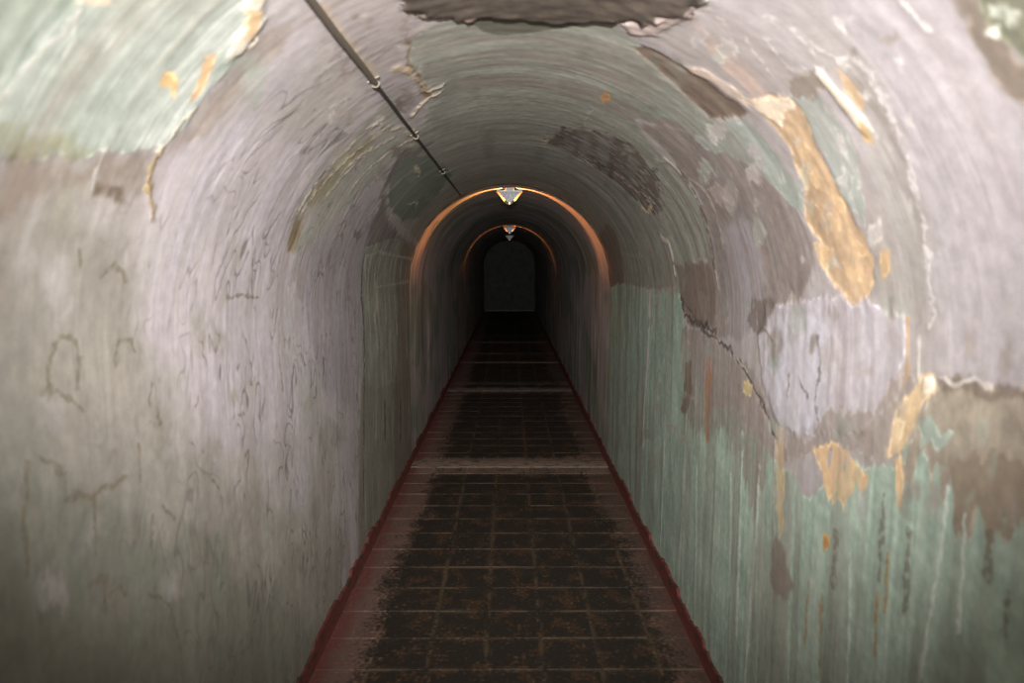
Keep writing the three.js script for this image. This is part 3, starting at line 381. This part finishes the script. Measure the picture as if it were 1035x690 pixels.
// ------------------------------------------------------------------ tunnel ends
function archShape(r, spring, base) { const p = new THREE.Shape(); p.moveTo(-r, base); p.lineTo(r, base); p.lineTo(r, spring); p.absarc(0, spring, r, 0, Math.PI, false); p.lineTo(-r, base); return p; }
const noisy = (() => { const w = 256, a = new Uint8Array(w * w * 4); for (let j = 0; j < w; j++) for (let i = 0; i < w; i++) { const k = (j * w + i) * 4, f = fbm(i / 30, j / 30, 4), s = noise(i / 6, j / 60), g = noise(i / 3, j / 3), st = sstep(0.0, 0.5, f + 0.1 * g); for (let q = 0; q < 3; q++) a[k + q] = clamp(lerp([68, 76, 67][q], [54, 53, 45][q], st) * (1 + 0.08 * s + 0.05 * g), 0, 255); a[k + 3] = 255; } const t = texture(a, w, w, true); t.wrapS = t.wrapT = THREE.RepeatWrapping; t.repeat.set(0.7, 0.7); return t; })();
const greenPaint = new THREE.MeshStandardMaterial({ map: noisy, roughness: 0.6 }), ironDark = new THREE.MeshStandardMaterial({ color: 0x26231f, roughness: 0.5, metalness: 0.6 });
{ const g = new THREE.ExtrudeGeometry(archShape(R + 0.15, SPRING, -0.1), { depth: 0.2, bevelEnabled: false, curveSegments: 32 }); g.translate(0, 0, -22.1); tag(mesh('wall_back', g, plasterFar), 'arched end wall closing the far end of the tunnel', 'wall', null, 'structure'); }
{ const g = new THREE.ExtrudeGeometry(archShape(R + 0.15, SPRING, -0.1), { depth: 0.2, bevelEnabled: false, curveSegments: 32 }); g.translate(0, 0, -DBACK - 0.02); tag(mesh('wall_rear', g, greenPaint), 'arched wall closing the tunnel behind the viewpoint', 'wall', null, 'structure'); }
{ const door = new THREE.Group(); door.name = 'door_1'; scene.add(door); door.position.set(0, 0, -21.87); tag(door, 'dark green arched steel door at the dark end of the tunnel', 'door', null, 'structure');
  const bev = { depth: 0.03, bevelEnabled: true, bevelSize: 0.003, bevelThickness: 0.003, bevelSegments: 1, curveSegments: 32 };
  const up = new THREE.Shape(); up.moveTo(-0.776, 0.81); up.lineTo(0.776, 0.81); up.lineTo(0.776, SPRING); up.absarc(0, SPRING, 0.776, 0, Math.PI, false); up.lineTo(-0.776, 0.81); mesh('upper_panel', new THREE.ExtrudeGeometry(up, bev), greenPaint, door);
  const lo = new THREE.Shape(); lo.moveTo(-0.776, 0.03); lo.lineTo(0.776, 0.03); lo.lineTo(0.776, 0.8); lo.lineTo(-0.776, 0.8); lo.lineTo(-0.776, 0.03); mesh('lower_panel', new THREE.ExtrudeGeometry(lo, bev), greenPaint, door);
  const h = new THREE.BoxGeometry(0.05, 0.24, 0.05); h.translate(0.64, 1.02, 0.075); const k = new THREE.CylinderGeometry(0.05, 0.05, 0.04, 16); k.rotateX(Math.PI / 2); k.translate(0.62, 1.02, 0.05); mesh('handle', mergeGeometries([h.toNonIndexed(), k.toNonIndexed()]), ironDark, door).userData.label = 'dark iron latch'; }

// ------------------------------------------------------------------ slot lamps on the crown: two plates with a small warm bulb between them
const steel = new THREE.MeshStandardMaterial({ color: 0xd9d7d8, roughness: 0.35, metalness: 0.9 }), white = new THREE.MeshStandardMaterial({ color: 0xdeded8, roughness: 0.5 }), innerPlate = new THREE.MeshStandardMaterial({ color: 0x5a4a34, roughness: 0.6 });
const prism = (() => { const w = 128, a = new Uint8Array(w * w * 4); for (let j = 0; j < w; j++) for (let i = 0; i < w; i++) { const k = (j * w + i) * 4, v = 150 + 70 * noise(i / 5, j / 40) + 40 * noise(i / 9, j / 9); for (let q = 0; q < 3; q++) a[k + q] = clamp(v * [0.98, 0.96, 1.02][q], 0, 255); a[k + 3] = 255; } const t = texture(a, w, w, true); t.wrapS = t.wrapT = THREE.RepeatWrapping; t.repeat.set(6, 6); return t; })();
const lens = new THREE.MeshStandardMaterial({ color: 0xd0ccd2, map: prism, roughness: 0.3, emissive: 0xffffff, emissiveMap: prism, emissiveIntensity: 0.06 });  // faint white glow added in place of the light the plates reflect
function trapezoid(wt, wb, h, depth) { const s = new THREE.Shape(); s.moveTo(-wt / 2, 0); s.lineTo(-wb / 2, -h); s.lineTo(wb / 2, -h); s.lineTo(wt / 2, 0); s.lineTo(-wt / 2, 0); return new THREE.ExtrudeGeometry(s, { depth, bevelEnabled: true, bevelSize: 0.0015, bevelThickness: 0.0012, bevelSegments: 1 }); }
function slotLamp(d, glow, power, label) {
  const g = new THREE.Group(); g.name = numbered('ceiling_lamp'); scene.add(g); g.position.set(0, SPRING + R - 0.014, -d); tag(g, label, 'lamp', 'slot lamps along the tunnel crown');
  const mount = new THREE.CylinderGeometry(0.035, 0.045, 0.03, 20); mount.translate(0, 0.004, -0.004); mesh('mounting_plate', mount, white, g);
  const rim = new THREE.BoxGeometry(0.205, 0.012, 0.02); rim.translate(0, -0.014, 0.024); mesh('rim', rim, white, g).userData.label = 'white top rim';
  const front = trapezoid(0.178, 0.036, 0.082, 0.002); front.translate(0, -0.019, 0.017); mesh('front_plate', front, lens, g).userData.label = 'silvery ribbed front plate';
  const rear = trapezoid(0.208, 0.06, 0.092, 0.002); rear.translate(0, -0.019, -0.019); mesh('rear_plate', rear, innerPlate, g);
  for (const s of [-1, 1]) { const a = new THREE.Shape(); a.moveTo(s * 0.016, -0.101); a.lineTo(s * 0.034, -0.083); a.lineTo(s * 0.036, -0.084); a.lineTo(s * 0.018, -0.103); a.lineTo(s * 0.016, -0.101); const e = new THREE.ExtrudeGeometry(a, { depth: 0.033, bevelEnabled: false }); e.translate(0, 0, -0.0168); mesh('light_stop_strip', e, innerPlate, g); }  // added strips that stop the bulb light reaching the lower walls
  { const e = new THREE.BoxGeometry(0.034, 0.002, 0.033); e.translate(0, -0.1, 0); mesh('light_stop_cap', e, innerPlate, g); }  // added cap that keeps the bulb light off the floor
  const bulbMat = new THREE.MeshStandardMaterial({ color: 0xfff0d0, emissive: new THREE.Color(1, 0.72, 0.36), emissiveIntensity: glow, roughness: 0.4 });
  const bulb = new THREE.CapsuleGeometry(0.008, 0.06, 6, 14); bulb.translate(0, -0.08, 0); mesh('bulb', bulb, bulbMat, g).userData.label = 'small warm bulb at the tip';
  if (power) { const l = new THREE.PointLight(new THREE.Color(1, 0.36, 0.11), power); l.position.set(0, -0.058, 0); l.castShadow = true; l.shadow.radius = 0.4; g.add(l); }
  return g;
}
slotLamp(5.8, 1.6, 2.0, 'triangular silver slot lamp throwing a bright orange ring on the vault');
slotLamp(12.2, 1.2, 0.6, 'triangular silver slot lamp throwing a thin dim ring deeper in the tunnel');
slotLamp(16.6, 0.9, 0, 'tiny pale lamp hanging just above the dark end door');

// added light for the unseen main source: a floodlight head on a tripod
{ const g = new THREE.Group(); g.name = 'added_floodlight'; scene.add(g); g.position.set(FLOOD.at[0], 0.002, FLOOD.at[2]); tag(g, 'added floodlight on a black tripod, standing in for the unseen main light', 'floodlight');
  const y = FLOOD.at[1], black = new THREE.MeshStandardMaterial({ color: 0x1c1c1d, roughness: 0.5 });
  const head = new THREE.LatheGeometry([[0, 0.17], [0.03, 0.17], [0.035, 0.12], [0.045, 0.1], [0.075, 0.02], [0.08, 0.0], [0.08, -0.02], [0.073, -0.02], [0.07, 0.01], [0, 0.012]].map(p => new THREE.Vector2(...p)), 32); head.rotateX(Math.PI / 2); head.translate(0, y, 0.04); mesh('head', head, black, g);
  const face = new THREE.CylinderGeometry(0.07, 0.07, 0.004, 32); face.rotateX(Math.PI / 2); face.translate(0, y, 0.042); mesh('lens', face, new THREE.MeshStandardMaterial({ color: 0xf2efe6, emissive: new THREE.Color(...FLOOD.rgb), emissiveIntensity: 2, roughness: 0.3 }), g);
  const pole = new THREE.CylinderGeometry(0.012, 0.015, y - 0.5, 14); pole.translate(0, (y - 0.08 + 0.42) / 2, 0.08); mesh('pole', pole, black, g);
  for (let k = 0; k < 3; k++) { const a = k * 2.0944 + 0.5236, c = new THREE.LineCurve3(new THREE.Vector3(0, 0.75, 0.08), new THREE.Vector3(0.45 * Math.cos(a), 0.012, 0.08 + 0.45 * Math.sin(a))); mesh('leg', new THREE.TubeGeometry(c, 1, 0.01, 10), black, g); }
  const l = new THREE.SpotLight(new THREE.Color(...FLOOD.rgb), FLOOD.power, 0, FLOOD.angle * Math.PI / 180, 1, 2); l.position.set(0, y, 0.012); l.target.position.set(0, y + FLOOD.aim, -3); l.castShadow = true; l.shadow.radius = 2; l.shadow.mapSize.set(2048, 2048); g.add(l, l.target); l.target.name = 'aim'; }  // cone and soft edge shaped to imitate lens darkening toward the frame edges

// ------------------------------------------------------------------ surface-mounted conduit and cable on the left haunch
{ const g = new THREE.Group(); g.name = 'cable_run'; scene.add(g); tag(g, 'thin conduit and cable clipped along the vault towards the orange ring', 'cable');
  const U = -0.368 / 0.785, ux = R * Math.asin(U), pipe = (name, d0, d1, r, off, m) => { const pts = []; for (let d = d0; d <= d1 + 1e-6; d += (d1 - d0) / 40) pts.push(new THREE.Vector3(...vaultPoint(ux + 0.0015 * noise(d * 3, 2), d, off + 0.0015 * noise(d * 4, 9)))); return mesh(name, new THREE.TubeGeometry(new THREE.CatmullRomCurve3(pts), 160, r, 10), m, g); };
  const beige = new THREE.MeshStandardMaterial({ color: 0x5c5245, roughness: 0.7 }), dark = new THREE.MeshStandardMaterial({ color: 0x37322b, roughness: 0.6 }), clipM = new THREE.MeshStandardMaterial({ color: 0x948b7b, roughness: 0.7 });  // conduit tone darkened in place of the shadow beside it
  pipe('conduit', -2.5, 1.96, 0.008, 0.017, beige); pipe('cable', 1.9, 5.28, 0.0055, 0.014, dark);
  for (const d of [1.96, 2.78, 3.9, 0.9, 0]) { const t = new THREE.TorusGeometry(0.0095, 0.0022, 8, 18, Math.PI); t.rotateZ(Math.PI); const tab = new THREE.BoxGeometry(0.036, 0.003, 0.01); tab.translate(0, 0.011, 0); const sc = new THREE.SphereGeometry(0.004, 8, 6);
    const c = mesh('clip', mergeGeometries([t, tab]), clipM, g); mesh('screw', sc, dark, c).position.set(0.014, 0.009, 0); c.position.set(...vaultPoint(ux, d, 0.015)); c.rotation.z = -ux / R; } }

renderer.render(scene, camera);
